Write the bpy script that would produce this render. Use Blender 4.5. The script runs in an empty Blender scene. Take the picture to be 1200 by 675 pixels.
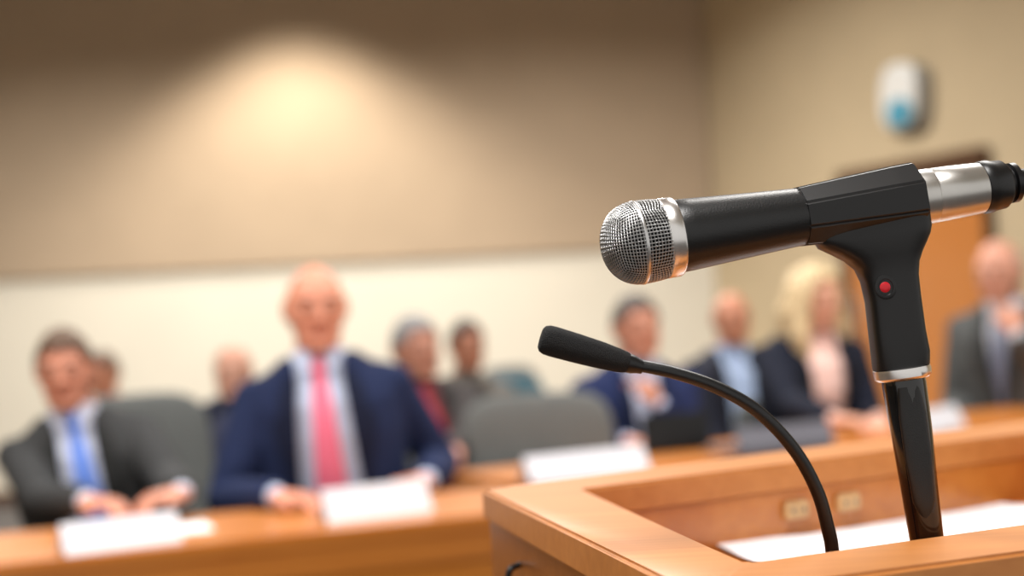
import bpy, bmesh, math, random
from mathutils import Vector, Matrix, noise
random.seed(4)
V=Vector
scn=bpy.context.scene; COL=scn.collection
try: scn.view_settings.view_transform='Standard'
except Exception: pass
R=math.radians
# ---------------------------------------------------------------- camera
F=1666.67; PITCH=R(1.12); ROLL=R(2.9); CAM=V((0,0,1.2))
fw=V((0,math.cos(PITCH),math.sin(PITCH))); r0=V((1,0,0)); u0=V((0,-math.sin(PITCH),math.cos(PITCH)))
rt=r0*math.cos(ROLL)-u0*math.sin(ROLL); up=r0*math.sin(ROLL)+u0*math.cos(ROLL)
cd=bpy.data.cameras.new('camera'); cam=bpy.data.objects.new('camera',cd); COL.objects.link(cam)
m=Matrix((rt,up,-fw)).transposed().to_4x4(); m.translation=CAM; cam.matrix_world=m
cd.sensor_width=36; cd.lens=50; cd.dof.use_dof=True; cd.dof.focus_distance=1.02; cd.dof.aperture_fstop=2.7
cd.clip_start=.05
scn.camera=cam
def ray(px,py): return fw+rt*((px-600)/F)+up*((337.5-py)/F)
def P(px,py,y): r=ray(px,py); return CAM+r*(y/r.y)
def PZ(px,py,z): r=ray(px,py); return CAM+r*((z-CAM.z)/r.z)
def RV(px,py,a,b):
    r=ray(px,py); n=V((b.y-a.y,-(b.x-a.x),0)); t=(V((a.x,a.y,0))-CAM).dot(n)/r.dot(n); return CAM+r*t
# ---------------------------------------------------------------- materials
def lin(c):
    return tuple(((x/255)/12.92 if x/255<=.04045 else ((x/255+.055)/1.055)**2.4) for x in c)+(1,)
def mat(name,c,rough=.6,metal=0,var=.08,scale=30,bump=0,spec=.5,coat=0,bscale=None):
    m=bpy.data.materials.new(name); m.use_nodes=True; nt=m.node_tree; b=nt.nodes['Principled BSDF']
    b.inputs['Roughness'].default_value=rough; b.inputs['Metallic'].default_value=metal
    b.inputs['Specular IOR Level'].default_value=spec; b.inputs['Coat Weight'].default_value=coat
    tc=nt.nodes.new('ShaderNodeTexCoord'); n=nt.nodes.new('ShaderNodeTexNoise'); n.inputs['Scale'].default_value=scale
    n.inputs['Detail'].default_value=4
    nt.links.new(tc.outputs['Object'],n.inputs['Vector'])
    cr=nt.nodes.new('ShaderNodeValToRGB'); L=lin(c)
    cr.color_ramp.elements[0].position=.3; cr.color_ramp.elements[1].position=.7
    cr.color_ramp.elements[0].color=tuple(x*(1-var) for x in L[:3])+(1,)
    cr.color_ramp.elements[1].color=tuple(min(1,x*(1+var)) for x in L[:3])+(1,)
    nt.links.new(n.outputs['Fac'],cr.inputs['Fac']); nt.links.new(cr.outputs['Color'],b.inputs['Base Color'])
    if bump:
        n2=nt.nodes.new('ShaderNodeTexNoise'); n2.inputs['Scale'].default_value=bscale or scale*4
        nt.links.new(tc.outputs['Object'],n2.inputs['Vector'])
        bp=nt.nodes.new('ShaderNodeBump'); bp.inputs['Strength'].default_value=bump; bp.inputs['Distance'].default_value=.002
        nt.links.new(n2.outputs['Fac'],bp.inputs['Height']); nt.links.new(bp.outputs['Normal'],b.inputs['Normal'])
    return m
def wood(name,c1,c2,ang=0,rough=.3,sc=1.0,coat=.3):
    m=bpy.data.materials.new(name); m.use_nodes=True; nt=m.node_tree; b=nt.nodes['Principled BSDF']
    tc=nt.nodes.new('ShaderNodeTexCoord'); mp=nt.nodes.new('ShaderNodeMapping')
    mp.inputs['Rotation'].default_value=(0,0,ang); mp.inputs['Scale'].default_value=(2*sc,45*sc,30*sc)
    n=nt.nodes.new('ShaderNodeTexNoise'); n.inputs['Scale'].default_value=1.6; n.inputs['Detail'].default_value=7; n.inputs['Distortion'].default_value=.6
    cr=nt.nodes.new('ShaderNodeValToRGB'); cr.color_ramp.elements[0].position=.3; cr.color_ramp.elements[1].position=.72
    cr.color_ramp.elements[0].color=lin(c1); cr.color_ramp.elements[1].color=lin(c2)
    nt.links.new(tc.outputs['Object'],mp.inputs['Vector']); nt.links.new(mp.outputs['Vector'],n.inputs['Vector'])
    nt.links.new(n.outputs['Fac'],cr.inputs['Fac']); nt.links.new(cr.outputs['Color'],b.inputs['Base Color'])
    b.inputs['Roughness'].default_value=rough; b.inputs['Coat Weight'].default_value=coat; b.inputs['Coat Roughness'].default_value=.2
    return m
M={}
M['upper']=mat('tan_wall_panel',(180,159,134),.9,var=.03,scale=3)
M['cream']=mat('cream_wall_paint',(228,221,204),.9,var=.02,scale=3)
M['right']=mat('beige_wall_paint',(198,179,146),.9,var=.03,scale=3)
M['ceil']=mat('ceiling_paint',(200,192,176),.95,var=.03)
M['carpet']=mat('carpet',(84,80,78),1,var=.2,scale=200,bump=.5)
M['darkwood']=wood('dark_walnut',(70,44,26),(96,62,38))
M['doorwood']=wood('orange_door_wood',(182,108,42),(200,126,56),ang=R(90))
M['deskwood']=wood('desk_oak',(188,110,36),(206,130,52),rough=.4)
M['deskpanel']=wood('desk_panel_oak',(198,120,40),(212,136,54))
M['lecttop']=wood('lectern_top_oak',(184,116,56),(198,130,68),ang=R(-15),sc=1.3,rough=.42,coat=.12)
M['lectpanel']=wood('lectern_shaded_panel_oak',(134,80,40),(152,96,52),sc=1.2)  # darker copy of the lectern oak, side shade put into the colour
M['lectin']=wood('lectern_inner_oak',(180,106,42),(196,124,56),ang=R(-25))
M['black']=mat('black_plastic',(11,11,13),.36,var=.05,spec=.45)
M['blackgloss']=mat('gloss_black',(8,8,10),.13,var=.05,coat=.5)
M['blackmat']=mat('black_foam',(20,20,22),.9,var=.2,scale=900,bump=1,bscale=1500)
M['foamcore']=mat('dark_grille_foam',(10,9,9),.95,var=.2,scale=900)
M['blackbody']=mat('black_handle_coating',(12,13,15),.36,var=.1,scale=60,bump=.1,bscale=900)
M['steel']=mat('steel_wire',(200,200,200),.3,1,var=.1)
M['silver']=mat('brushed_silver',(224,222,220),.27,1,var=.05)
M['champ']=mat('satin_nickel',(198,196,192),.32,1,var=.05)
M['red']=mat('red_plastic',(196,20,36),.35)
M['paper']=mat('white_paper',(244,244,248),.8,var=.01)
M['card']=mat('white_card',(230,230,238),.8,var=.01)
M['chair']=mat('grey_upholstery',(94,97,96),.8,var=.08,scale=60,bump=.2)
M['teal']=mat('teal_upholstery',(66,104,118),.8,var=.08,scale=60)
M['frame']=mat('dark_chair_metal',(38,38,40),.4,.6)
M['socket']=mat('beige_socket_plastic',(204,166,118),.5)
M['screen']=mat('grey_laptop_shell',(120,120,130),.45,.3)
M['white']=mat('white_plastic',(234,234,230),.4)
M['blue']=mat('blue_plastic',(80,156,182),.4)
M['grey']=mat('grey_plastic',(124,116,102),.5)
M['eye']=mat('eye_white',(206,180,166),.4)
M['iris']=mat('iris_dark',(70,50,40),.2)
# ---------------------------------------------------------------- mesh helpers
def off(o):
    v=V((0,0,0))
    while o: v+=o.location; o=o.parent
    return v
def obj(name,bm,mt,parent=None,world=False,smooth=40,norm=True):
    if world and parent: bm.transform(Matrix.Translation(-off(parent)))
    if norm: bmesh.ops.recalc_face_normals(bm,faces=bm.faces)
    me=bpy.data.meshes.new(name); bm.to_mesh(me); bm.free()
    me.materials.append(mt); me.shade_smooth()
    if smooth<180: me.set_sharp_from_angle(angle=R(smooth))
    o=bpy.data.objects.new(name,me); COL.objects.link(o)
    if parent: o.parent=parent
    return o
def tag(o,label=None,cat=None,group=None,kind=None):
    if label: o['label']=label
    if cat: o['category']=cat
    if group: o['group']=group
    if kind: o['kind']=kind
    return o
def empty(name,loc,rz=0,label=None,cat=None,group=None):
    o=bpy.data.objects.new(name,None); COL.objects.link(o); o.location=loc; o.rotation_euler=(0,0,rz); o.empty_display_size=.1
    return tag(o,label,cat,group)
def loft(bm,rings,cap=True,closed=True):
    vs=[[bm.verts.new(p) for p in r] for r in rings]; n=len(rings[0])
    for a,b in zip(vs[:-1],vs[1:]):
        for i in range(n if closed else n-1):
            j=(i+1)%n; bm.faces.new((a[i],a[j],b[j],b[i]))
    if cap: bm.faces.new(vs[0][::-1]); bm.faces.new(vs[-1])
    return vs
def frame(d):
    d=d.normalized(); a=V((0,0,1)) if abs(d.z)<.9 else V((0,1,0)); x=d.cross(a).normalized(); return x,x.cross(d).normalized()
def tube(bm,pts,rad,seg=14,round_=True):
    pts=[V(p) for p in pts]; n=len(pts)
    tg=[((pts[min(i+1,n-1)]-pts[max(i-1,0)]).normalized()) for i in range(n)]
    x,_=frame(tg[0]); rings=[]
    def ring(c,x,y,r): return [c+(x*math.cos(2*math.pi*k/seg)+y*math.sin(2*math.pi*k/seg))*r for k in range(seg)]
    for i in range(n):
        x=(x-tg[i]*x.dot(tg[i])).normalized(); y=tg[i].cross(x)
        if i==0 and round_:
            for a in (80,50,25): rings.append(ring(pts[0]-tg[0]*rad[0]*math.sin(R(a)),x,y,rad[0]*math.cos(R(a))))
        rings.append(ring(pts[i],x,y,rad[i]))
        if i==n-1 and round_:
            for a in (25,50,80): rings.append(ring(pts[i]+tg[i]*rad[i]*math.sin(R(a)),x,y,rad[i]*math.cos(R(a))))
    loft(bm,rings)
def ell(bm,c,r,rot=None,sub=3):
    g=bmesh.ops.create_icosphere(bm,subdivisions=sub,radius=1)
    for v in g['verts']:
        p=V((v.co.x*r[0],v.co.y*r[1],v.co.z*r[2]))
        if rot: p=rot@p
        v.co=V(c)+p
def merge(bm,t):
    me=bpy.data.meshes.new('t'); t.to_mesh(me); t.free(); bm.from_mesh(me); bpy.data.meshes.remove(me)
def box(bm,c,s,rot=None,bev=0,seg=2):
    t=bmesh.new(); bmesh.ops.create_cube(t,size=1)
    for v in t.verts: v.co=V((v.co.x*s[0],v.co.y*s[1],v.co.z*s[2]))
    if bev: bmesh.ops.bevel(t,geom=t.edges[:],offset=bev,segments=seg,affect='EDGES')
    if rot: t.transform(rot.to_4x4())
    t.transform(Matrix.Translation(V(c))); merge(bm,t)
def prism(bm,poly,z0,z1,bev=0):
    t=bmesh.new(); loft(t,[[V((p[0],p[1],z0)) for p in poly],[V((p[0],p[1],z1)) for p in poly]])
    bmesh.ops.recalc_face_normals(t,faces=t.faces)
    if bev: bmesh.ops.bevel(t,geom=t.edges[:],offset=bev,segments=2,affect='EDGES')
    merge(bm,t)
def lathe(bm,O,ax,prof,seg=48,cap=True):
    x,y=frame(ax); ax=ax.normalized()
    loft(bm,[[O+ax*s+(x*math.cos(2*math.pi*k/seg)+y*math.sin(2*math.pi*k/seg))*r for k in range(seg)] for s,r in prof],cap)
def catmull(pts,n=12):
    p=[V(q) for q in pts]; p=[p[0]*2-p[1]]+p+[p[-1]*2-p[-2]]; out=[]
    for i in range(1,len(p)-2):
        for k in range(n):
            t=k/n; a,b,c,d=p[i-1:i+3]
            out.append(.5*((2*b)+(c-a)*t+(2*a-5*b+4*c-d)*t*t+(3*b-a-3*c+d)*t**3))
    out.append(p[-2]); return out
def pillow(bm,w,h,t,n=4.0,bend=.0,rows=9,seg=48,pw=6):
    def pt(r,k,side):
        a=2*math.pi*k/seg; c,s=math.cos(a),math.sin(a)
        x=math.copysign(abs(c)**(2/n),c)*r*w/2; z=math.copysign(abs(s)**(2/n),s)*r*h/2
        return V((x,side*t/2*(1-r**pw)**.5-bend*(2*x/w)**2,z))
    rs=[.02,.3,.6,.8,.9,.96,.99]
    loft(bm,[[pt(r,k,-1) for k in range(seg)] for r in rs]+[[pt(1,k,0) for k in range(seg)]]+[[pt(r,k,1) for k in range(seg)] for r in rs[::-1]])
def remesh(bm,vox,sm=3):
    bmesh.ops.recalc_face_normals(bm,faces=bm.faces)
    me=bpy.data.meshes.new('tmp'); bm.to_mesh(me); bm.free(); o=bpy.data.objects.new('tmp',me); COL.objects.link(o)
    md=o.modifiers.new('r','REMESH'); md.mode='VOXEL'; md.voxel_size=vox
    if sm: s=o.modifiers.new('s','SMOOTH'); s.iterations=sm; s.factor=.5
    dg=bpy.context.evaluated_depsgraph_get(); ev=o.evaluated_get(dg); m2=bpy.data.meshes.new_from_object(ev)
    b=bmesh.new(); b.from_mesh(m2); bpy.data.objects.remove(o); bpy.data.meshes.remove(me); bpy.data.meshes.remove(m2)
    return b
# ---------------------------------------------------------------- room
WY=10.5; CH=4.1
K=P(838,330,WY); K.z=0; Mx=K+V((.43,-1,0))*8.5
def wall(name,a,b,z0,z1,th,mt,flip=1,off_=0):
    d=(b-a).normalized(); n=V((d.y,-d.x,0))*flip
    a=a+n*off_; b=b+n*off_
    bm=bmesh.new(); prism(bm,[a,b,b-n*th,a-n*th],z0,z1); return tag(obj(name,bm,mt),kind='structure')
LX=-6.5
zl=P(600,297,WY).z
wall('wall_back',V((LX,WY,0)),K,0,CH,.12,M['cream'])
wall('trim_1',V((LX,WY,0)),K,zl,CH,.04,M['upper'],1,.04)
wall('wall_right',K,Mx,0,CH,.12,M['right'])
wall('wall_left',V((LX,-3,0)),V((LX,WY,0)),0,CH,.12,M['right'])
for nm,z0,z1,mt in (('floor',-.1,0,M['carpet']),('ceiling',CH,CH+.1,M['ceil'])):
    bm=bmesh.new(); prism(bm,[V((LX,-3,0)),V((Mx.x,-3,0)),Mx,K,V((LX,WY,0))],z0,z1); tag(obj(nm,bm,mt),kind='structure')
wall('baseboard_back',V((LX,WY,0)),K-V((.05,0,0)),0,.1,.02,M['darkwood'],1,.02)
wd=(Mx-K).normalized(); wn=V((wd.y,-wd.x,0))
if wn.x>0: wn=-wn
a=RV(992,300,K,Mx); b=RV(1168,300,K,Mx); ztop=RV(1130,176,K,Mx).z; zleaf=RV(1090,252,K,Mx).z
a.z=b.z=0
door=empty('door_1',(a+b)/2); tag(door,kind='structure')
def slab(bm,p,q,z0,z1,n0,n1,bev=.004): prism(bm,[p+wn*n0,q+wn*n0,q+wn*n1,p+wn*n1],z0,z1,bev)
bm=bmesh.new(); slab(bm,a,a+wd*.09,0,ztop,.002,.06); slab(bm,b-wd*.03,b,0,ztop,.002,.06); slab(bm,a+wd*.09,b-wd*.03,ztop-.09,ztop,.002,.06); obj('door_frame',bm,M['darkwood'],door,True)
bm=bmesh.new(); slab(bm,a+wd*.09,b-wd*.03,zleaf,ztop-.09,.004,.03); obj('transom_panel',bm,M['darkwood'],door,True)
bm=bmesh.new(); slab(bm,a+wd*.095,b-wd*.035,.01,zleaf,.004,.045); lf=obj('door_leaf',bm,M['doorwood'],door,True)
bm=bmesh.new(); h=a+wd*.2+wn*.1; tube(bm,[h+V((0,0,.95)),h+V((0,0,1.2))],[.012,.012]); tube(bm,[h+V((0,0,.97))-wn*.055,h+V((0,0,.97))],[.01,.01]); tube(bm,[h+V((0,0,1.18))-wn*.055,h+V((0,0,1.18))],[.01,.01]); obj('door_handle',bm,M['silver'],lf,True)
c=RV(1066,115,K,Mx)+wn*.002
fx=empty('wall_dispenser',c,math.atan2(wd.y,wd.x),'white rounded wall fixture with blue lower corner high above the door','wall fixture')
s_=1 if (Matrix.Rotation(fx.rotation_euler.z,3,'Z')@V((0,1,0))).dot(wn)>0 else -1
TL=Matrix.Rotation(R(5),4,'Y')
bm=bmesh.new(); pillow(bm,.35,.41,.04,3.4); bm.transform(TL@Matrix.Translation((.04,s_*.022,-.01))); obj('shadow_back_plate',bm,M['grey'],fx)  # grey backing set off to the right, standing in for the fixture's shadow
bm=bmesh.new(); pillow(bm,.34,.40,.08,2.9,pw=5); bm.transform(TL@Matrix.Translation((-.02,s_*.055,.01))); obj('cover',bm,M['white'],fx)
bm=bmesh.new(); pillow(bm,.22,.17,.02,2.6,pw=4); bm.transform(TL@Matrix.Translation((.02,s_*.096,-.09))); obj('blue_panel',bm,M['blue'],fx)
# ---------------------------------------------------------------- lectern
ZT=1.03; ZF=.95
def L2(p,q,r,s):
    d1=q-p; d2=s-r; den=d1.x*d2.y-d1.y*d2.x; t=((r.x-p.x)*d2.y-(r.y-p.y)*d2.x)/den; return V((p.x+d1.x*t,p.y+d1.y*t,0))
def atx(p,q,x): t=(x-p.x)/(q.x-p.x); w=p+(q-p)*t; return V((w.x,w.y,0))
oA=PZ(565,573,ZT); oF=PZ(1200,492,ZT); oN0=PZ(860,692,ZT); oN1=PZ(1200,646,ZT)
oL=PZ(772,675,ZT)
iA=PZ(684,573,ZT); iF=PZ(1200,508,ZT); iB=PZ(876,659,ZT); iN=PZ(1200,614,ZT)
out=[V((oA.x,oA.y,0)),L2(oA,oL,oN0,oN1),atx(oN0,oN1,.80),atx(oA,oF,.98)]
inn=[V((iA.x,iA.y,0)),V((iB.x,iB.y,0)),atx(iB,iN,.70),atx(iA,iF,.86)]
cen=sum(out,V((0,0,0)))/4
def shrink(poly,k): return [p+(cen-p).normalized()*k for p in poly]
def ringprism(bm,o,i,z0,z1,bev=0):
    t=bmesh.new()
    n=len(o); vo=[[t.verts.new((p.x,p.y,z)) for p in o] for z in (z0,z1)]; vi=[[t.verts.new((p.x,p.y,z)) for p in i] for z in (z0,z1)]
    for k in range(n):
        j=(k+1)%n
        t.faces.new((vo[0][k],vo[0][j],vo[1][j],vo[1][k])); t.faces.new((vi[0][j],vi[0][k],vi[1][k],vi[1][j]))
        t.faces.new((vo[1][k],vo[1][j],vi[1][j],vi[1][k])); t.faces.new((vo[0][j],vo[0][k],vi[0][k],vi[0][j]))
    bmesh.ops.recalc_face_normals(t,faces=t.faces)
    if bev: bmesh.ops.bevel(t,geom=[e for e in t.edges if abs(e.verts[0].co.z-e.verts[1].co.z)<1e-5],offset=bev,segments=3,affect='EDGES')
    merge(bm,t)
lect=empty('lectern',cen,0,'large orange oak lectern with raised rim around a recessed top, in the foreground','lectern')
bm=bmesh.new(); ringprism(bm,out,inn,ZT-.03,ZT,.003); obj('rim',bm,M['lecttop'],lect,True)
bm=bmesh.new(); ringprism(bm,shrink(inn,-.02),shrink(inn,-.004),ZF,ZT-.03); obj('inner_wall',bm,M['lectin'],lect,True)
bm=bmesh.new(); prism(bm,shrink(inn,-.02),ZF-.02,ZF); obj('writing_surface',bm,M['lectin'],lect,True)
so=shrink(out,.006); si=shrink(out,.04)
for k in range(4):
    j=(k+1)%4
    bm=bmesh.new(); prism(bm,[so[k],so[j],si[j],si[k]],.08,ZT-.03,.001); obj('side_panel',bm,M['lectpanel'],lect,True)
bm=bmesh.new(); prism(bm,shrink(out,.03),0,.08,.003); obj('plinth',bm,M['darkwood'],lect,True)
for px,py in ((932,597),(993,588)):
    q=RV(px,py,inn[0],inn[3]); dd=(inn[3]-inn[0]).normalized(); ang=math.atan2(dd.y,dd.x); nn=V((dd.y,-dd.x,0))
    bm=bmesh.new(); Rz=Matrix.Rotation(ang,3,'Z'); box(bm,q+nn*.002,(.034,.007,.020),Rz,.003); s=obj('socket_plate',bm,M['socket'],lect,True)
    for k in (-1,1):
        bm=bmesh.new(); box(bm,q+nn*.006+dd*.007*k,(.003,.002,.005),Rz,.0005); obj('socket_hole',bm,M['grey'],s,True)
q=RV(612,668,so[0],so[1]); dd=(so[1]-so[0]).normalized(); nn=V((dd.y,-dd.x,0)); 
if nn.dot(q-cen)<0: nn=-nn
bm=bmesh.new(); tube(bm,catmull([q+nn*.001+dd*-.006+V((0,0,.004)),q+nn*.012+V((0,0,.0)),q+nn*.014+V((0,0,-.02)),q+nn*.004+dd*.006+V((0,0,-.03))],5),[.003]*16,8); obj('hook',bm,M['black'],lect,True)
def sheet(name,c,d,w,h,z,label,group=None,cat='paper',thick=.0012,curl=.004,par=None):
    bm=bmesh.new(); d=d.normalized(); e=V((-d.y,d.x,0)); N=12; top=[];
    for i in range(N+1):
        row=[]
        for j in range(N+1):
            u=i/N-.5; v=j/N-.5; zz=z+curl*(max(0,abs(u)*2-.6)**2)*2+.001*math.sin(6*v+u*3)*.5+.0006
            row.append(bm.verts.new(V((c.x,c.y,0))+d*u*w+e*v*h+V((0,0,zz))))
        top.append(row)
    for i in range(N):
        for j in range(N): bm.faces.new((top[i][j],top[i+1][j],top[i+1][j+1],top[i][j+1]))
    g=bmesh.ops.extrude_face_region(bm,geom=bm.faces[:])
    for v in g['geom']:
        if isinstance(v,bmesh.types.BMVert): v.co.z-=thick
    root=V((c.x,c.y,z)); bm.transform(Matrix.Translation(-root))
    o=obj(name,bm,M['paper']); o.location=root; return tag(o,label,cat,group)
p1=PZ(828,637,ZF); p2=PZ(1110,591,ZF); dd=(p2-p1).normalized(); ee=V((dd.y,-dd.x,0))
sheet('paper_sheet',p1+dd*.2+ee*.13,dd,.40,.26,ZF+.0014,'wide white paper sheet in the lectern recess, its left tip near the rim corner')
le=(inn[1]-inn[0]).normalized(); p3=PZ(836,643,ZF); lx=V((-le.y,le.x,0))
sheet('paper_sheet',p3+lx*.17+le*.07,lx,.34,.16,ZF+.0005+.004,'lower white paper sheet in the lectern recess, tucked against the near rim')
# ---------------------------------------------------------------- microphone
u=1.03/F
O=P(706,291,1.005); E=P(1150,220,1.05); ax=(E-O).normalized(); U=(E-O).length/449.6
mic=empty('microphone',O+ax*.15,0,'black handheld microphone with silver mesh head lying in the clip','microphone')
bm=bmesh.new(); bmesh.ops.create_cube(bm,size=2); bmesh.ops.subdivide_edges(bm,edges=bm.edges[:],cuts=17,use_grid_fill=True)
fx_,fy_=frame(ax); kill=[]
def gp(aa):
    rho=math.sqrt(max(1e-9,1-aa*aa))
    if aa<=0: return 40*(1+aa), 45.5*rho**.88
    return 40+46*aa, 45.5*(1-.12*aa*aa)
for v in bm.verts:
    c=v.co; c=V((math.tan(c.x*math.pi/4),math.tan(c.y*math.pi/4),math.tan(c.z*math.pi/4))).normalized(); aa=c.x
    if aa>.69: kill.append(v)
    rho=math.sqrt(max(1e-9,1-aa*aa)); s,r=gp(aa)
    k=r/rho if rho>1e-3 else 0
    v.co=O+ax*s*U+(fx_*c.y+fy_*c.z)*k*U
bmesh.ops.delete(bm,geom=kill,context='VERTS')
g=obj('grille',bm,M['steel'],mic,True,180)
w=g.modifiers.new('w','WIREFRAME'); w.thickness=.00096; w.use_even_offset=False; w.use_replace=True
bm=bmesh.new(); pr=[]
for i in range(19):
    s,r=gp(-1+i/18*1.70); pr.append(((s+1.8)*U,max(.2,r-2.4)*U))
lathe(bm,O,ax,pr); obj('grille_foam',bm,M['foamcore'],mic,True)
bm=bmesh.new(); lathe(bm,O,ax,[(s*U,r*U) for s,r in ((38,44),(38,46.3),(39,46.8),(40.5,46.8),(41.5,46.3),(41.5,44))]); obj('grille_band',bm,M['steel'],mic,True)
bm=bmesh.new(); lathe(bm,O,ax,[(s*U,r*U) for s,r in ((67,38),(67,43),(69,44.5),(82,44.3),(84,43.3),(85,41),(85,38))],64); obj('collar_ring',bm,M['silver'],mic,True)
bm=bmesh.new(); lathe(bm,O,ax,[(s*U,r*U) for s,r in ((83,36),(84,39.5),(88,40.5),(100,40),(140,37.5),(190,34.5),(235,32),(300,30),(364,30),(366,28))],64); obj('handle',bm,M['blackbody'],mic,True)
bm=bmesh.new(); lathe(bm,O,ax,[(s*U,r*U) for s,r in ((360,26),(361,30.5),(364,31.5),(385,31.5),(386,30.6),(388,30.6),(389,31.3),(420,30.4),(446,29.2),(448,27))],64); obj('end_sleeve',bm,M['champ'],mic,True)
bm=bmesh.new(); lathe(bm,O,ax,[(s*U,r*U) for s,r in ((446,24),(447,29),(450,30.5),(458,30.5),(462,29),(474,28),(478,25),(479,19),(484,19),(485,23),(491,23),(492,16),(505,14),(530,9))],48); pl=obj('plug',bm,M['black'],mic,True)
e1=O+ax*520*U
pts=catmull([e1-ax*.01,e1+ax*.04,e1+ax*.09+V((0,.0,-.01)),e1+ax*.13+V((0,.02,-.08)),e1+ax*.13+V((-.01,.06,-.2)),V(((e1+ax*.12).x,(e1).y+.09,ZF+.006)),V(((e1+ax*.2).x,(e1).y+.17,ZF+.006))],10)
bm=bmesh.new(); tube(bm,pts,[.0042]*len(pts),10); obj('cable',bm,M['black'],mic,True)
# ---------------------------------------------------------------- mic stand with clip
S0=P(1038,320,1.035); S1=P(1085,625,1.035); sa=(S1-S0).normalized(); sf=V((0,1,0)); sr=sf.cross(sa).normalized()
if sr.x<0: sr=-sr
sf=sa.cross(sr).normalized(); sf=sf if sf.y>0 else -sf
tfl=(ZF-S1.z)/sa.z; SB=S1+sa*tfl
std=empty('microphone_stand',V((SB.x,SB.y,ZF)),0,'short glossy black microphone stand and clip rising from the lectern','microphone stand')
def okt(s,r,sq=1.0): return [O+ax*s*U+(fx_*math.cos(2*math.pi*(k+.5)/8)*1.0+fy_*math.sin(2*math.pi*(k+.5)/8)*sq)*r*U for k in range(8)]
t=bmesh.new(); loft(t,[okt(226,35.5),okt(338,43),okt(366,44)]); bmesh.ops.recalc_face_normals(t,faces=t.faces)
bmesh.ops.bevel(t,geom=t.edges[:],offset=2.6*U,segments=3,affect='EDGES'); bm=bmesh.new(); merge(bm,t); obj('clip_sleeve',bm,M['black'],std,True,18)
def sect(cx,cy,hw,hd,n=36,e=3.0,dy=0):
    c=P(cx,cy,1.035)+sf*dy; out=[]
    for k in range(n):
        t=2*math.pi*k/n; cc=math.cos(t); ss=math.sin(t)
        out.append(c+sr*(abs(cc)**(2/e)*math.copysign(1,cc))*hw*u+sf*(abs(ss)**(2/e)*math.copysign(1,ss))*hd*u)
    return out
bm=bmesh.new(); loft(bm,[sect(1021,258,66,30,e=5),sect(1022,274,67,31,e=5),sect(1024,282,64,31,e=4.5),sect(1030,291,54,30,e=4),sect(1035,300,44,29,e=4),sect(1039,311,36,27,e=4),sect(1042,326,32,26.5,e=4),sect(1046,350,30.5,26.5,e=4),sect(1051,390,31,26.5,e=4),sect(1055,415,32,26.5,e=4),sect(1056,430,32,26,e=3)]); obj('clip_neck',bm,M['black'],std,True,35)
sc_=P(1031,337,1.035)-sf*(26.5*u)
bm=bmesh.new(); lathe(bm,V((0,0,0)),-sf,[(-.001,12.5*u),(.0003,12.5*u),(.0006,11.5*u),(.0006,8.5*u),(.0002,8*u)],40)
for v in bm.verts: v.co=sc_+sr*v.co.dot(sr)*1.0+sa*v.co.dot(sa)*1.15+sf*v.co.dot(sf)
bz=obj('button_surround',bm,M['black'],std,True,40)
bm=bmesh.new(); lathe(bm,sc_-sr*.0005,-sf,[(0,6.2*u),(.0005,6.2*u),(.0010,4.8*u),(.0012,2.5*u)],24); obj('red_button',bm,M['red'],bz,True)
def cyl(name,pr,mt,e=2.0):
    bm=bmesh.new(); loft(bm,[sect(cx,cy,h,h,48,e) for cx,cy,h in pr]); return obj(name,bm,mt,std,True,40)
cyl('silver_collar',[(1056,430,30),(1056,431,33),(1057,434,33.5),(1058,441,33),(1058.5,444,30),(1059,445,22)],M['silver'])
cyl('tube',[(1058,442,25),(1059.5,450,25.5),(1068,505,24),(1077,570,21.5),(1085,625,20),(1093,680,19),(1103,745,19),(1106,764,19)],M['blackgloss'])
bm=bmesh.new(); loft(bm,[sect(1059,452,13,5,e=2.2,dy=-.0125),sect(1064,485,16,5,e=2.2,dy=-.0122),sect(1071,535,16,5,e=2.2,dy=-.0115),sect(1078,585,13,5,e=2.2,dy=-.0105),sect(1082,608,6,4,e=2.2,dy=-.010),sect(1083.5,619,1,2,e=2.2,dy=-.010)]); obj('front_spine',bm,M['blackbody'],std,True,60)
bm=bmesh.new(); lathe(bm,V((SB.x,SB.y,ZF)),V((0,0,1)),[(0,.036),(.004,.036),(.007,.033),(.009,.02),(.014,.014)],40); obj('base_flange',bm,M['black'],std,True)
# ---------------------------------------------------------------- gooseneck
gA=P(633,396,.985); gB=P(748,429,.99); ga=(gB-gA).normalized(); gu=.985/F
gpath=catmull([P(742,427,.99),P(790,437,.99),P(840,454,.992),P(888,482,.996),P(930,526,1.002),P(957,574,1.008),P(970,618,1.012),P(976,655,1.014),V((P(977,700,1.015).x,1.015,ZF+.004))],14)
gn=empty('gooseneck_microphone',V((gpath[-1].x,gpath[-1].y,ZF)),0,'thin black gooseneck microphone bending out of the lectern to the left','microphone')
bm=bmesh.new(); lathe(bm,gA,ga,[(s*gu,r*gu) for s,r in ((0,6),(.6,12),(3,15.5),(8,17.5),(16,18),(45,17.3),(75,16),(97,14),(106,12.5),(110,10))],40); obj('windscreen',bm,M['blackmat'],gn,True,80)
bm=bmesh.new(); lathe(bm,gA,ga,[(s*gu,r*gu) for s,r in ((106,9),(108,11.5),(114,11),(120,9),(126,8),(127,6))],32); obj('head_socket',bm,M['black'],gn,True)
fine=[]; 
for i in range(len(gpath)-1):
    for k in range(3): fine.append(gpath[i].lerp(gpath[i+1],k/3))
fine.append(gpath[-1])
bm=bmesh.new(); tube(bm,fine,[gu*(7.1+1.3*i/len(fine)+(.45 if i%2 else -.2)) for i in range(len(fine))],14); obj('flexible_neck',bm,M['blackbody'],gn,True,180)
bm=bmesh.new(); lathe(bm,V((gpath[-1].x,gpath[-1].y,ZF)),V((0,0,1)),[(0,.02),(.006,.02),(.012,.014),(.025,.009)],32); obj('base_flange',bm,M['black'],gn,True)
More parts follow.
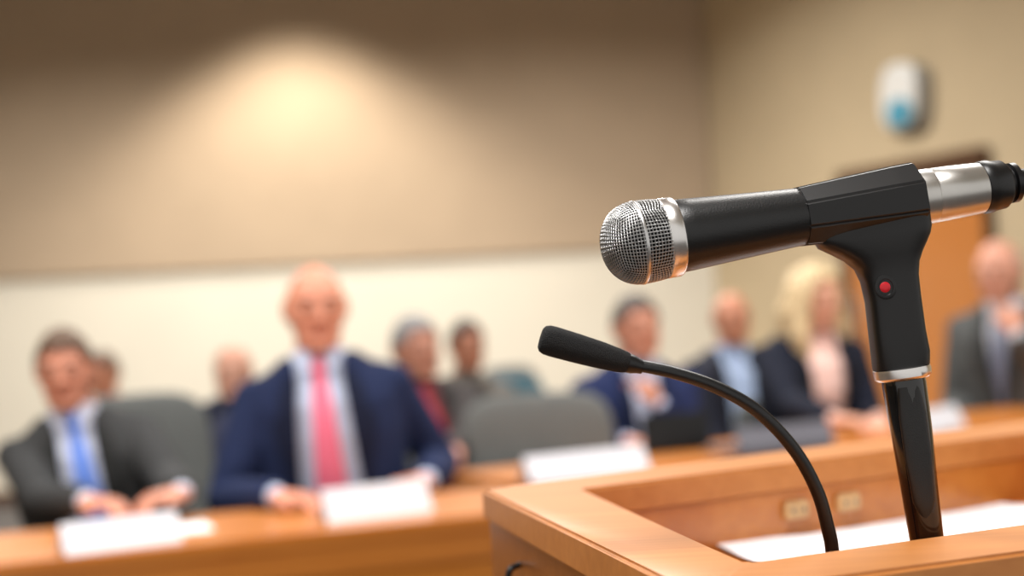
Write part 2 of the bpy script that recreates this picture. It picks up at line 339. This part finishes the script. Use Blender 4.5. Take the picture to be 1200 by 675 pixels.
# ---------------------------------------------------------------- desks
def desk(f0,f1,depth,label,z=.75):
    f0=V((f0.x,f0.y,0)); f1=V((f1.x,f1.y,0)); d=(f1-f0).normalized(); n=V((-d.y,d.x,0)); c=(f0+f1)/2+n*depth/2
    r=empty('conference_desk',c,math.atan2(d.y,d.x),label,'desk'); Lh=(f1-f0).length/2; D=depth/2
    bm=bmesh.new(); box(bm,(0,0,z-.02),(2*Lh,depth,.04),bev=.006); obj('tabletop',bm,M['deskwood'],r)
    bm=bmesh.new(); box(bm,(0,-D+.012,z-.07),(2*Lh-.02,.02,.06),bev=.003); obj('front_rail',bm,M['deskwood'],r)
    bm=bmesh.new(); box(bm,(0,-D+.024,(z-.04)/2),(2*Lh-.04,.02,z-.04),bev=.002); obj('front_panel',bm,M['deskpanel'],r)
    for s in (-1,1):
        bm=bmesh.new(); box(bm,(s*(Lh-.03),.01,(z-.04)/2),(.025,depth-.08,z-.04),bev=.002); obj('side_panel',bm,M['deskpanel'],r)
    return r,d,n
a=PZ(0,662,.75); b=PZ(565,603,.75); d=(b-a).normalized()
_,D1,N1=desk(a-d*.9,b+d*.22,.5,'long orange oak desk in front of the blue tie man and the pink tie man')
a=V((.03,3.80,0)); d=V((1,.65,0)).normalized()
_,D2,N2=desk(a,a+d*3.0,.45,'angled orange oak desk running behind the lectern in front of the blond woman')
desk(V((-1.62,5.28,0)),V((-.92,5.35,0)),.4,'oak desk in the row behind the blue tie man')
desk(V((-.1,7.6,0)),V((.45,7.7,0)),.4,'small far oak desk beside the cream wall')
# ---------------------------------------------------------------- chairs
def chair(mt):
    r=empty('office_chair',(0,0,0))
    bm=bmesh.new(); pillow(bm,.50,.48,.09); bm.transform(Matrix.Rotation(R(90),4,'X')); bm.transform(Matrix.Translation((0,-.01,.415))); obj('seat',bm,mt,r)
    bm=bmesh.new(); pillow(bm,.50,.50,.07,4.5,.05); bm.transform(Matrix.Rotation(R(-6),4,'X')); bm.transform(Matrix.Translation((0,.27,.73))); obj('backrest',bm,mt,r)
    bm=bmesh.new(); tube(bm,catmull([(0,.05,.36),(0,.2,.36),(0,.31,.45),(0,.325,.68)],6),[.02]*19,10); obj('back_support',bm,M['frame'],r)
    bm=bmesh.new(); tube(bm,[(0,0,.08),(0,0,.37)],[.03,.025]); obj('column',bm,M['frame'],r)
    for k in range(5):
        t=2*math.pi*k/5+.3; bm=bmesh.new(); tube(bm,[(0,0,.09),(.27*math.cos(t),.27*math.sin(t),.06)],[.022,.014],10); l=obj('leg',bm,M['frame'],r)
        bm=bmesh.new(); ell(bm,(.28*math.cos(t),.28*math.sin(t),.027),(.027,.027,.027),sub=2); obj('caster',bm,M['frame'],l)
    return r
def copy_tree(o,parent=None):
    c=o.copy(); COL.objects.link(c); c.parent=parent
    for ch in [x for x in o.children]: copy_tree(ch,c)
    return c
ch0=chair(M['chair']); used=[False]
bpy.context.view_layer.update()
def put_chair(x,y,rz,label,s=1.0,group='grey office chairs in the hearing room'):
    o=ch0 if not used[0] else copy_tree(ch0)
    used[0]=True; o.location=(x,y,0); o.rotation_euler=(0,0,rz); o.scale=(s,s,s); tag(o,label,'chair',group); return o
q=P(646,500,4.42); put_chair(q.x,q.y-.2,R(10),'empty grey office chair behind the white name card, beside the lectern',.975)
q=P(202,500,4.45); put_chair(q.x,q.y-.05,R(38),'empty grey chair showing between the blue tie man and the pink tie man',1.03)
q=P(645,440,7.0); put_chair(q.x,q.y,R(55),'small distant grey chair turned sideways near the far oak desk',.97)
tc_=chair(M['teal']); q=P(606,450,6.3); tc_.location=(q.x,q.y,0); tc_.rotation_euler=(0,0,R(20)); tc_.scale=(.9,.9,.94); tag(tc_,'distant teal chair beside the dark haired person in grey','chair')
# ---------------------------------------------------------------- people
SEC=[(.455,.15,.10,.0),(.48,.175,.12,.0),(.55,.18,.125,0),(.66,.160,.112,-.005),(.78,.162,.115,-.008),(.90,.174,.12,-.004),(.99,.174,.112,.004),(1.035,.158,.092,.01),(1.075,.112,.072,.014),(1.11,.068,.058,.014),(1.14,.056,.056,.01)]
def prof(z):
    for a,b in zip(SEC[:-1],SEC[1:]):
        if a[0]<=z<=b[0]:
            t=(z-a[0])/(b[0]-a[0]); return [a[i]*(1-t)+b[i]*t for i in (1,2,3)]
    return list(SEC[-1][1:]) if z>1 else list(SEC[0][1:])
def headco(c,k=1.0):
    x,y,z=c
    X=.076*x; Y=.094*y; Z=.114*z
    if z<0: X*=1-.28*(-z)**1.7; Y*= (1-.40*(-z)**1.2) if y>0 else (1-.06*(-z))
    if y<0: Y*=.94
    if z>.5: X*=1-.05*(z-.5)
    p=V((X,Y,Z))*k
    if y<0:
        for s in (-1,1):
            dd=(X-s*.031)**2+(Z-.014)**2; p.y+=.007*math.exp(-dd/.00022)
    return p
def person(label,px,py,y,yaw=0,lean=0,head=(0,0,0),hands=None,jc=(40,40,46),sc=(230,232,240),tc=None,skin=(214,160,136),hc=None,hair='short',wx=1.0,opn=(.0,.07),vox=.006,kw=1.0,woman=False,tsl=0.0,side=0.0):
    Tm=Matrix.Translation((0,0,.5))@Matrix.Rotation(side,4,'Y')@Matrix.Rotation(lean,4,'X')@Matrix.Translation((0,0,-.5)); Ti=Tm.inverted()
    ey=(Tm@V((0,-.02,1.245)))
    q=P(px,py,y); s=q.z/ey.z*kw
    hx=Matrix.Rotation(yaw,3,'Z')@(V((ey.x*wx,ey.y,ey.z))*s)
    root=empty('person',V((q.x-hx.x,q.y-hx.y,0)),yaw,label,'person'); root.scale=(s*wx,s,s)
    W=Matrix.Translation(root.location)@Matrix.Rotation(yaw,4,'Z')@Matrix.Diagonal((s*wx,s,s,1)); Wi=W.inverted()
    ms=mat('skin',skin,.5,var=.06,scale=25); mj=mat('suit_cloth',jc,.9,var=.12,scale=300,spec=.2,bump=.6,bscale=18); msh=mat('shirt_cloth',sc,.8,var=.02)
    arms=[]
    for sd in (-1,1):
        S=Tm@V((sd*.164,.006,1.008)); hd=(hands or {}).get(sd)
        if hd is None: Wp=V((sd*.12,-.30,.60)); dr=V((-sd*.3,-1,-.1)); pn=V((0,0,-1)); curl=25; po=.35
        else:
            Wp,dr,pn,curl=hd[:4]; po=hd[4] if len(hd)>4 else .35
            Wp=Wi@Wp
        dv=Wp-S; mxl=.53
        if dv.length>mxl: Wp=S+dv.normalized()*mxl; dv=Wp-S
        l1,l2=.285,.26; Ln=max(dv.length,.12); a_=(l1*l1-l2*l2+Ln*Ln)/(2*Ln); h_=math.sqrt(max(0,l1*l1-a_*a_)); n=dv.normalized(); pole=V((sd*po,.35,-1)); pp=(pole-n*pole.dot(n)).normalized()
        El=S+n*a_+pp*h_; arms.append((sd,S,El,Wp,V(dr).normalized(),V(pn),curl))
    hm=Tm@Matrix.Translation((0,.0,1.15))@Matrix.Rotation(head[0],4,'Z')@Matrix.Rotation(head[1]-lean*.6,4,'X')@Matrix.Rotation(head[2]-side*.8,4,'Y')@Matrix.Translation((0,-.02,.085))
    def torso(bm,g,zs0=.455,zs1=1.14,n=2.3):
        rings=[]
        for z,rx,ry,yc in SEC:
            if z<zs0-.001 or z>zs1+.001: continue
            ring=[]
            for k in range(40):
                t=2*math.pi*k/40; c,s2=math.cos(t),math.sin(t)
                yy=math.copysign(abs(s2)**(2/n),s2)*(ry+g)
                if woman and .84<z<1.0 and s2<0: yy*=1.12
                ring.append(Tm@V((math.copysign(abs(c)**(2/n),c)*(rx+g),yc+yy,z)))
            rings.append(ring)
        loft(bm,rings)
    def arm(bm,a,g,end=1.0,hand=False):
        sd,S,El,Wp,dr,pn,curl=a
        We=El.lerp(Wp,end)
        tube(bm,[S+V((-sd*.03,0,.008)),S,S.lerp(El,.3),S.lerp(El,.7),El,El.lerp(We,.35),El.lerp(We,.75),We],[.044+g,.048+g,.045+g,.040+g,.036+g,.036+g,.030+g,.026+g],18)
        if hand:
            t=V((-sd,0,0)); 
            if abs(dr.x)>.75: t=V((0,-1,0)) if abs(dr.y)<.9 else t
            pn=(pn-dr*pn.dot(dr)).normalized(); l=dr.cross(pn).normalized(); 
            if l.dot(t)<0: l=-l
            rings=[]
            for f,hw,ht in ((-.02,.024,.02),(.0,.027,.019),(.03,.036,.017),(.06,.041,.015),(.085,.040,.013),(.09,.03,.009)):
                rings.append([Wp+dr*f+(l*math.cos(2*math.pi*k/16)*hw+pn*math.sin(2*math.pi*k/16)*ht) for k in range(16)])
            loft(bm,rings)
            for i,ln in enumerate((.070,.079,.073,.056)):
                p=Wp+dr*.078+l*(.031-.0205*i); d_=(dr+l*(.15-.1*i)).normalized(); ptsf=[p]; cu=R(curl*(.6+.12*i))
                for seg_,fr in enumerate((.45,.31,.24)):
                    ang=cu*(1+seg_*.9); rot=d_*math.cos(ang)+pn*math.sin(ang); p=p+rot*ln*fr; ptsf.append(p)
                tube(bm,ptsf,[.0092,.0088,.008,.007],10)
            p=Wp+dr*.022+l*.026; d_=(l*.75+dr*.75+pn*.2).normalized(); tube(bm,[p,p+d_*.038,p+d_*.038+(dr*.9+l*.25+pn*.2).normalized()*.032],[.014,.011,.009],10)
    legs=[[V((sd*.085,.02,.545)),V((sd*.10,-.2,.545)),V((sd*.11,-.40,.52)),V((sd*.11,-.41,.30)),V((sd*.11,-.39,.10))] for sd in (-1,1)]
    bm=bmesh.new(); torso(bm,0)
    for a in arms: arm(bm,a,0,1,True)
    for lg in legs: tube(bm,lg,[.078,.072,.055,.05,.036],16)
    for lg in legs: tube(bm,[lg[-1],lg[-1]+V((0,-.02,-.04)),lg[-1]+V((0,-.12,-.055))],[.036,.034,.025],10)
    nb=Tm@V((0,.012,1.09)); nt_=hm@V((0,.015,-.06)); tube(bm,[nb,nb.lerp(nt_,.5),nt_],[.058,.055,.055],20)
    g=bmesh.ops.create_icosphere(bm,subdivisions=5,radius=1)
    for v in g['verts']: v.co=hm@headco(v.co)
    def he(c,r,rot=None,b=bm,sub=3):
        g=bmesh.ops.create_icosphere(b,subdivisions=sub,radius=1)
        for v in g['verts']:
            p=V((v.co.x*r[0],v.co.y*r[1],v.co.z*r[2]))
            if rot: p=rot@p
            v.co=hm@(V(c)+p)
    tube(bm,[hm@V((0,-.083,.022)),hm@V((0,-.095,.0)),hm@V((0,-.103,-.018))],[.008,.010,.0125],12)
    for sd in (-1,1):
        he((sd*.011,-.092,-.021),(.008,.010,.007),sub=2); he((sd*.030,-.077,.034),(.024,.010,.007),sub=2)
        he((sd*.040,-.055,-.022),(.024,.020,.024),sub=2); he((sd*.034,-.055,-.058),(.024,.020,.026),sub=2); he((sd*.076,.012,.0),(.008,.017,.030),Matrix.Rotation(sd*R(18),3,'Z'))
    he((0,-.082,-.049),(.022,.010,.006)); he((0,-.080,-.060),(.018,.010,.006)); he((0,-.074,-.090),(.023,.018,.017)); he((0,-.045,-.082),(.050,.04,.03)); he((0,-.066,-.064),(.030,.018,.03))
    bm=remesh(bm,vox,2); body=obj('body',bm,ms,root,smooth=180)
    mbr=mat('eyebrow_hair',tuple(int(x*.7+y_*.3) for x,y_ in zip(hc or (130,90,70),skin)),.9)
    for sd in (-1,1):
        b=bmesh.new(); he((sd*.031,-.0755,.013),(.0125,.009,.0070),b=b); ey=obj('eye',b,M['eye'],body)
        b=bmesh.new(); he((sd*.031,-.083,.013),(.0060,.0025,.0058),b=b,sub=2); obj('iris',b,M['iris'],body)
        b=bmesh.new(); tube(b,[hm@V((sd*.014,-.0885,.031)),hm@V((sd*.030,-.0885,.036)),hm@V((sd*.047,-.0785,.031))],[.003,.004,.0025],8); obj('eyebrow',b,mbr,body)
    b=bmesh.new(); he((0,-.0885,-.0495),(.018,.0060,.0034),b=b); he((0,-.0875,-.0575),(.014,.0060,.0040),b=b); obj('lips',b,mat('lips',tuple(int(x*k) for x,k in zip(skin,(.88,.72,.70))),.6),body)
    if hc:
        mh=mat('hair',hc,.6,var=.3,scale=90,bump=.6)
        b=bmesh.new(); g=bmesh.ops.create_icosphere(b,subdivisions=5,radius=1); kill=[]
        for v in g['verts']:
            c=v.co.copy(); f=-c.y; z0=-.45+(f+1)/2*1.08
            if f>.55: z0=.50+.25*(f-.55)
            if f>.2 and abs(c.x)>.72: z0-=.15
            keep=c.z>z0
            if hair=='fringe': keep=c.z>z0 and c.z<.42 and f<.25
            if not keep: kill.append(v)
            kk=1.045 if hair=='fringe' else (1.13 if hair=='long' else 1.075+.03*max(0,c.z))
            if hair!='fringe': kk+=.03*noise.noise(c*6)
            v.co=headco(c,kk) + (V((0,.004,.004)) if hair=='short' else V((0,.002,0)))
            if f>.3 and hair!='fringe': v.co.y=min(v.co.y,headco(c,1.02).y-.004)
        bmesh.ops.delete(b,geom=kill,context='VERTS'); bmesh.ops.solidify(b,geom=b.faces[:],thickness=.010)
        b.transform(hm)
        if hair=='long':
            for sd in (-1,1):
                tube(b,[hm@V(p) for p in ((sd*.050,-.050,.090),(sd*.080,-.040,.03),(sd*.092,-.028,-.05),(sd*.104,-.034,-.13),(sd*.098,-.050,-.20))],[.018,.024,.032,.040,.026],14)
                tube(b,[hm@V(p) for p in ((sd*.05,.03,.03),(sd*.075,.04,-.06),(sd*.075,.045,-.19))],[.045,.05,.036],14)
            tube(b,[hm@V(p) for p in ((0,.05,.04),(0,.06,-.06),(0,.06,-.19))],[.065,.06,.04],16)
            b=remesh(b,.006,3)
        obj('hair',b,mh,root,smooth=180)
    b=bmesh.new(); torso(b,.008,.48,1.112)
    for a in arms: arm(b,a,.005,.985)
    nb2=Tm@V((0,.012,1.10)); tube(b,[nb2,nb2.lerp(nt_,.45)],[.066,.061],20,False)
    b=remesh(b,.008,2); shirt=obj('shirt' if not woman else 'blouse',b,msh,root,smooth=180)
    def yf(x,z,g):
        rx,ry,yc=prof(z); xx=min(.98,abs(x)/(rx+g)); yy=(1-xx**2.3)**(1/2.3)*(ry+g)
        if woman and .84<z<1.0: yy*=1.12
        return yc-yy
    b=bmesh.new()
    for sd in (-1,1):
        pp=[V((sd*.004,-.058,1.118)),V((sd*.052,-.030,1.132)),V((sd*.056,-.048,1.085)),V((sd*.030,-.088,1.062))]
        if woman: pp=[V((sd*.02,-.075,1.09)),V((sd*.06,-.030,1.13)),V((sd*.080,-.06,1.07)),V((sd*.05,-.1,1.04))]
        loft(b,[[Tm@p for p in pp],[Tm@(p+V((0,-.006,.003))) for p in pp]])
    obj('shirt_collar',b,msh,shirt)
    if tc:
        mt_=mat('tie_silk',tc,.45,var=.08,scale=80)
        b=bmesh.new(); rings=[]
        for z,w_ in ((1.108,.014),(1.092,.022),(1.075,.016),(1.06,.016),(1.0,.024),(.9,.031),(.8,.037),(.72,.041),(.66,.042),(.63,.02),(.615,.003)):
            xo=tsl*max(0,(1.06-z))
            y_=yf(xo,min(z,1.06),.020)-(.004 if z>1.07 else 0)
            if z>1.06: y_=yf(0,1.06,.020)+(z-1.06)*.55-.006
            th=.010 if z>1.07 else .0035
            rings.append([Tm@V((xo+x,y_+dy,z)) for x,dy in ((-w_,0),(-w_*.5,-th),(0,-th*1.2),(w_*.5,-th),(w_,0),(0,th*.6))])
        loft(b,rings); obj('tie',b,mt_,shirt)
    b=bmesh.new(); torso(b,.028,.455,1.112)
    for a in arms:
        arm(b,a,.018,.90); ell(b,a[1]+V((a[0]*.003,0,.002)),(.066,.065,.058))
    b=remesh(b,.008,3); kill=[]
    w0,w1=opn
    def wv(z): return max(0,w0+(w1-w0)*(z-.70)/(1.08-.70)) if z>.70 else (w0 if w0>.01 else 0)
    for f in b.faces:
        c=Ti@f.calc_center_median()
        if c.y<-.02 and abs(c.x)<wv(c.z) and c.z<1.2 and f.normal.y<.3 and c.y>-.2 and abs(c.x)<.13:
            rx,ry,yc=prof(c.z)
            if c.y<yc-(ry+.026)*.55: kill.append(f)
        elif c.z>1.10 and c.y<-.01 and abs(c.x)<.065: kill.append(f)
    bmesh.ops.delete(b,geom=kill,context='FACES'); jk=obj('suit_jacket',b,mj,root,smooth=180)
    b=bmesh.new()
    for sd in (-1,1):
        rings=[]
        for i in range(13):
            t=i/12; z=.72+t*.35; wd_=.008+.055*min(1,t*1.7) if t<.72 else (.042 if t<.8 else .055-.03*(t-.8)/.2)
            x0=wv(z)-.006; x1=x0+wd_
            rings.append([Tm@V((sd*x,yf(x,z,.028)+o_,z)) for x,o_ in ((x0,.0),(x0,-.005),((x0+x1)/2,-.009),(x1,-.006),(x1,.002))])
        loft(b,rings)
    obj('lapel',b,mat('lapel_cloth',tuple(int(x*.68) for x in jc),.9,spec=.2),jk)
    b=bmesh.new()
    for lg in legs: tube(b,lg,[.092,.086,.070,.062,.052],16)
    tube(b,[(-.08,.01,.55),(.08,.01,.55)],[.1,.1],16)
    b=remesh(b,.012,2); obj('trousers',b,mj,root,smooth=180)
    for lg in legs:
        b=bmesh.new(); x=lg[-1].x; loft(b,[[V((x+hw*math.cos(2*math.pi*k/16),y_,zc+hz*math.sin(2*math.pi*k/16))) for k in range(16)] for y_,hw,hz,zc in ((-.33,.02,.025,.05),(-.345,.034,.045,.05),(-.40,.038,.05,.052),(-.46,.042,.038,.04),(-.54,.044,.028,.03),(-.59,.034,.02,.022),(-.605,.012,.01,.016))]); obj('shoe',b,M['blackgloss'],root)
    return root,s
DOWN=V((0,0,-1))
def hands(l=None,r=None): return {k:v for k,v in ((-1,l),(1,r)) if v}
zt=.75
def on(px,py,z=.782): return PZ(px,py,z)
pp=[]
pp.append(person('bald man in navy suit with pink tie, hands resting on the front desk',366,368,3.84,yaw=R(5),lean=R(3),head=(R(8),R(5),0),
  hands=hands((on(322,582),V((.85,-.45,-.05)),DOWN,30,.75),(on(500,562),V((-.8,-.45,-.05)),DOWN,32,.55)),
  jc=(34,44,76),sc=(198,210,236),tc=(232,112,142),skin=(222,150,122),wx=1.05,opn=(.088,.062),vox=.0055,tsl=.0,kw=1.02,side=R(-4)))
pp.append(person('man in charcoal suit and bright blue tie, left end of the front desk',74,430,3.80,yaw=R(14),lean=R(2),head=(R(-6),R(6),R(-2)),
  hands=hands((on(126,606),V((.75,-.6,-.05)),DOWN,30,.6),(on(228,598),V((-.8,-.5,-.05)),DOWN,30,.4)),
  jc=(58,59,60),sc=(212,218,238),tc=(100,138,226),skin=(208,142,116),hc=(90,66,48),wx=1.04,opn=(.062,.054),vox=.0055,tsl=.05,side=R(-8)))
pp.append(person('man in navy suit with short grey hair and hand near chin, behind the tablet',745,382,4.82,yaw=R(12),lean=R(4),head=(R(8),R(0),0),
  hands=hands((on(735,518),V((.6,-.7,-.05)),DOWN,30),(P(772,474,4.62),V((-.45,.1,1)),V((-.7,.6,0)),55)),
  jc=(36,46,84),sc=(206,212,236),tc=None,skin=(204,140,114),hc=(78,70,66),wx=1.08,opn=(.03,.06)))
pp.append(person('man in dark waistcoat and pale blue shirt between navy suit man and blond woman',857,371,5.75,yaw=R(10),head=(R(-4),R(4),0),
  jc=(46,48,60),sc=(172,192,226),skin=(206,140,110),hc=(140,96,72),hair='fringe',wx=1.03,opn=(.06,.08),vox=.007))
pp.append(person('blond woman in dark navy jacket and pale pink blouse, hands together',950,352,5.2,yaw=R(14),lean=R(4),head=(R(24),R(8),R(-2)),
  hands=hands((on(985,500),V((.6,-.6,-.05)),DOWN,30),(on(1030,492),V((-.5,-.8,0)),DOWN,35)),
  jc=(24,28,42),sc=(236,198,188),skin=(226,168,142),hc=(216,192,150),hair='long',wx=1.04,opn=(.055,.075),woman=True,kw=1.02))
pp.append(person('balding man in grey suit raising a hand to his chin, right edge',1174,324,5.6,yaw=R(-40),lean=R(8),head=(R(-8),R(10),0),
  hands=hands(None,(P(1192,392,5.25),V((-.15,.15,1)),V((-.7,.6,0)),60,.3)),
  jc=(82,84,84),sc=(206,210,220),tc=(110,118,140),skin=(216,156,132),hc=(176,162,150),hair='fringe',wx=1.08,opn=(.01,.055),kw=1.03))
pp.append(person('grey haired man in dark grey suit and dark red tie, behind the pink tie man',481,407,4.7,yaw=R(22),lean=R(2),head=(R(12),R(4),0),
  hands=hands(None,(on(532,528,.80),V((-.4,-.8,-.1)),DOWN,35)),
  jc=(66,62,62),sc=(112,62,66),tc=(166,30,46),skin=(192,132,108),hc=(136,134,134),wx=1.06,opn=(.035,.055),vox=.007,side=R(-10)))
pp.append(person('dark haired person in grey top, small in the back row beside the teal chair',546,404,5.6,yaw=R(15),head=(R(10),0,0),
  jc=(108,102,96),sc=(114,106,98),skin=(180,118,90),hc=(54,42,36),wx=.98,opn=(.02,.05),vox=.008))
pp.append(person('light haired man in dark navy jacket in the back row beside the pink tie man',276,426,5.05,yaw=R(-15),head=(R(10),R(5),0),
  jc=(34,40,64),sc=(56,60,84),skin=(218,162,138),hc=(194,166,142),hair='fringe',wx=1.0,opn=(.02,.05),vox=.008,side=R(9),kw=.985))
pp.append(person('brown haired man in the back row just behind the blue tie man',122,437,6.1,yaw=R(-8),head=(R(-6),R(5),0),
  jc=(86,90,92),sc=(150,150,150),skin=(194,132,102),hc=(96,70,50),wx=1.0,opn=(.02,.05),vox=.008))
names=['pink tie man','blue tie man','man with grey hair in navy','waistcoat man','blond woman','balding man at the right edge','dark red tie man','dark haired person in grey','light haired man in the back row','brown haired man in the back row']
for (r,s),n in zip(pp,names):
    o=put_chair(r.location.x,r.location.y,r.rotation_euler.z,'grey office chair under the '+n,s)
    for c_ in o.children:
        if c_.name.startswith('backrest'): c_.scale=(.84,.75,.74); c_.location=(0,.04,.12)
# ---------------------------------------------------------------- things on desks
def tent(a,b,h,label,z=.75):
    a=V((a.x,a.y,0)); b=V((b.x,b.y,0)); d=(b-a).normalized(); n=V((-d.y,d.x,0)); L=(b-a).length
    r=(a+b)/2+n*.035; bm=bmesh.new(); t=.0012; w=.038
    sec=[(-w,0),(0,h),(w,0),(w-2*t,0),(0,h-3*t),(-w+2*t,0)]
    loft(bm,[[d*(L*(x-.5))+n*p+V((0,0,q)) for p,q in sec] for x in (0,.5,1)],cap=False)
    for x in (-.5,.5):
        vs=[bm.verts.new(d*(L*x)+n*p+V((0,0,q))) for p,q in sec]; bm.faces.new((vs[0],vs[1],vs[4],vs[5])); bm.faces.new((vs[1],vs[2],vs[3],vs[4]))
    bmesh.ops.remove_doubles(bm,verts=bm.verts[:],dist=1e-5)
    o=obj('name_card',bm,M['card']); o.location=(r.x,r.y,z+.0005); tag(o,label,'name card','white folded name cards'); return o
tent(PZ(76,652,zt),PZ(214,634,zt),.062,'white folded name card in front of the blue tie man')
tent(PZ(384,614,zt),PZ(507,599,zt),.074,'white folded name card in front of the pink tie man')
tent(PZ(622,567,zt),PZ(762,551,zt),.068,'white folded name card in front of the empty grey chair')
tent(PZ(1072,512,zt),PZ(1132,500,zt),.075,'white folded name card right of the blond woman, beyond the microphone stand')
q=PZ(232,618,zt); sheet('paper_sheet',q-D1*.05,V((D1.x,D1.y,0)),.15,.16,.751,'white paper sheet under the hand of the blue tie man')
def laptop(px,py,w,hh,yaw,label,mt,name,cat,tilt):
    q=PZ(px,py,zt); r=empty(name,V((q.x,q.y,zt+.0005)),yaw,label,cat)
    bm=bmesh.new(); box(bm,(0,.11,.008),(w,.22,.015),bev=.004); b0=obj('keyboard_base',bm,mt,r)
    bm=bmesh.new(); box(bm,(0,0,hh/2),(w,.008,hh),bev=.0035); bm.transform(Matrix.Rotation(tilt,4,'X')); bm.transform(Matrix.Translation((0,.002,.014))); obj('lid',bm,mt,r)
    bm=bmesh.new(); box(bm,(0,.11,.0165),(w*.86,.13,.002)); obj('keys',bm,M['black'],b0)
laptop(925,530,.34,.075,R(24),'open grey laptop on the angled desk in front of the blond woman',M['screen'],'laptop','laptop',R(-25))
laptop(795,530,.23,.11,R(20),'black tablet propped up in front of the navy suit man',M['black'],'tablet','tablet',R(-10))
# ---------------------------------------------------------------- lights
def area(name,loc,size,e,col=(1,.965,.92),rot=(0,0,0),spread=None):
    l=bpy.data.lights.new(name,'AREA'); l.energy=e; l.size=size; l.color=col
    if spread: l.spread=R(spread)
    o=bpy.data.objects.new(name,l); COL.objects.link(o); o.location=loc; o.rotation_euler=rot; return o
area('ceiling_lamp_a',(-1.8,2.8,3.95),1.4,98,spread=150)
area('ceiling_lamp_b',(1.4,3.8,3.95),1.4,105,spread=150)
area('ceiling_lamp_c',(-.3,.2,3.95),1.2,90,(1,.97,.94),spread=150)
area('wall_fill_lamp_d',(-2.8,7.6,3.95),1.2,160,spread=150)  # unseen fill added to brighten the lower back wall
area('wall_fill_lamp_e',(.0,7.6,3.95),1.2,155,spread=150)  # second added fill for the back wall, further right
l=bpy.data.lights.new('wall_washer','SPOT'); l.energy=350; l.color=(1,.92,.81); l.spot_size=R(112); l.spot_blend=.6; l.shadow_soft_size=.15
o=bpy.data.objects.new('wall_washer',l); COL.objects.link(o); q=P(342,36,WY); o.location=(q.x,WY-.04-.88,q.z+.55)
wld=bpy.data.worlds.new('world'); scn.world=wld; wld.use_nodes=True; bg=wld.node_tree.nodes['Background']; bg.inputs[0].default_value=(1,.965,.92,1); bg.inputs[1].default_value=.8
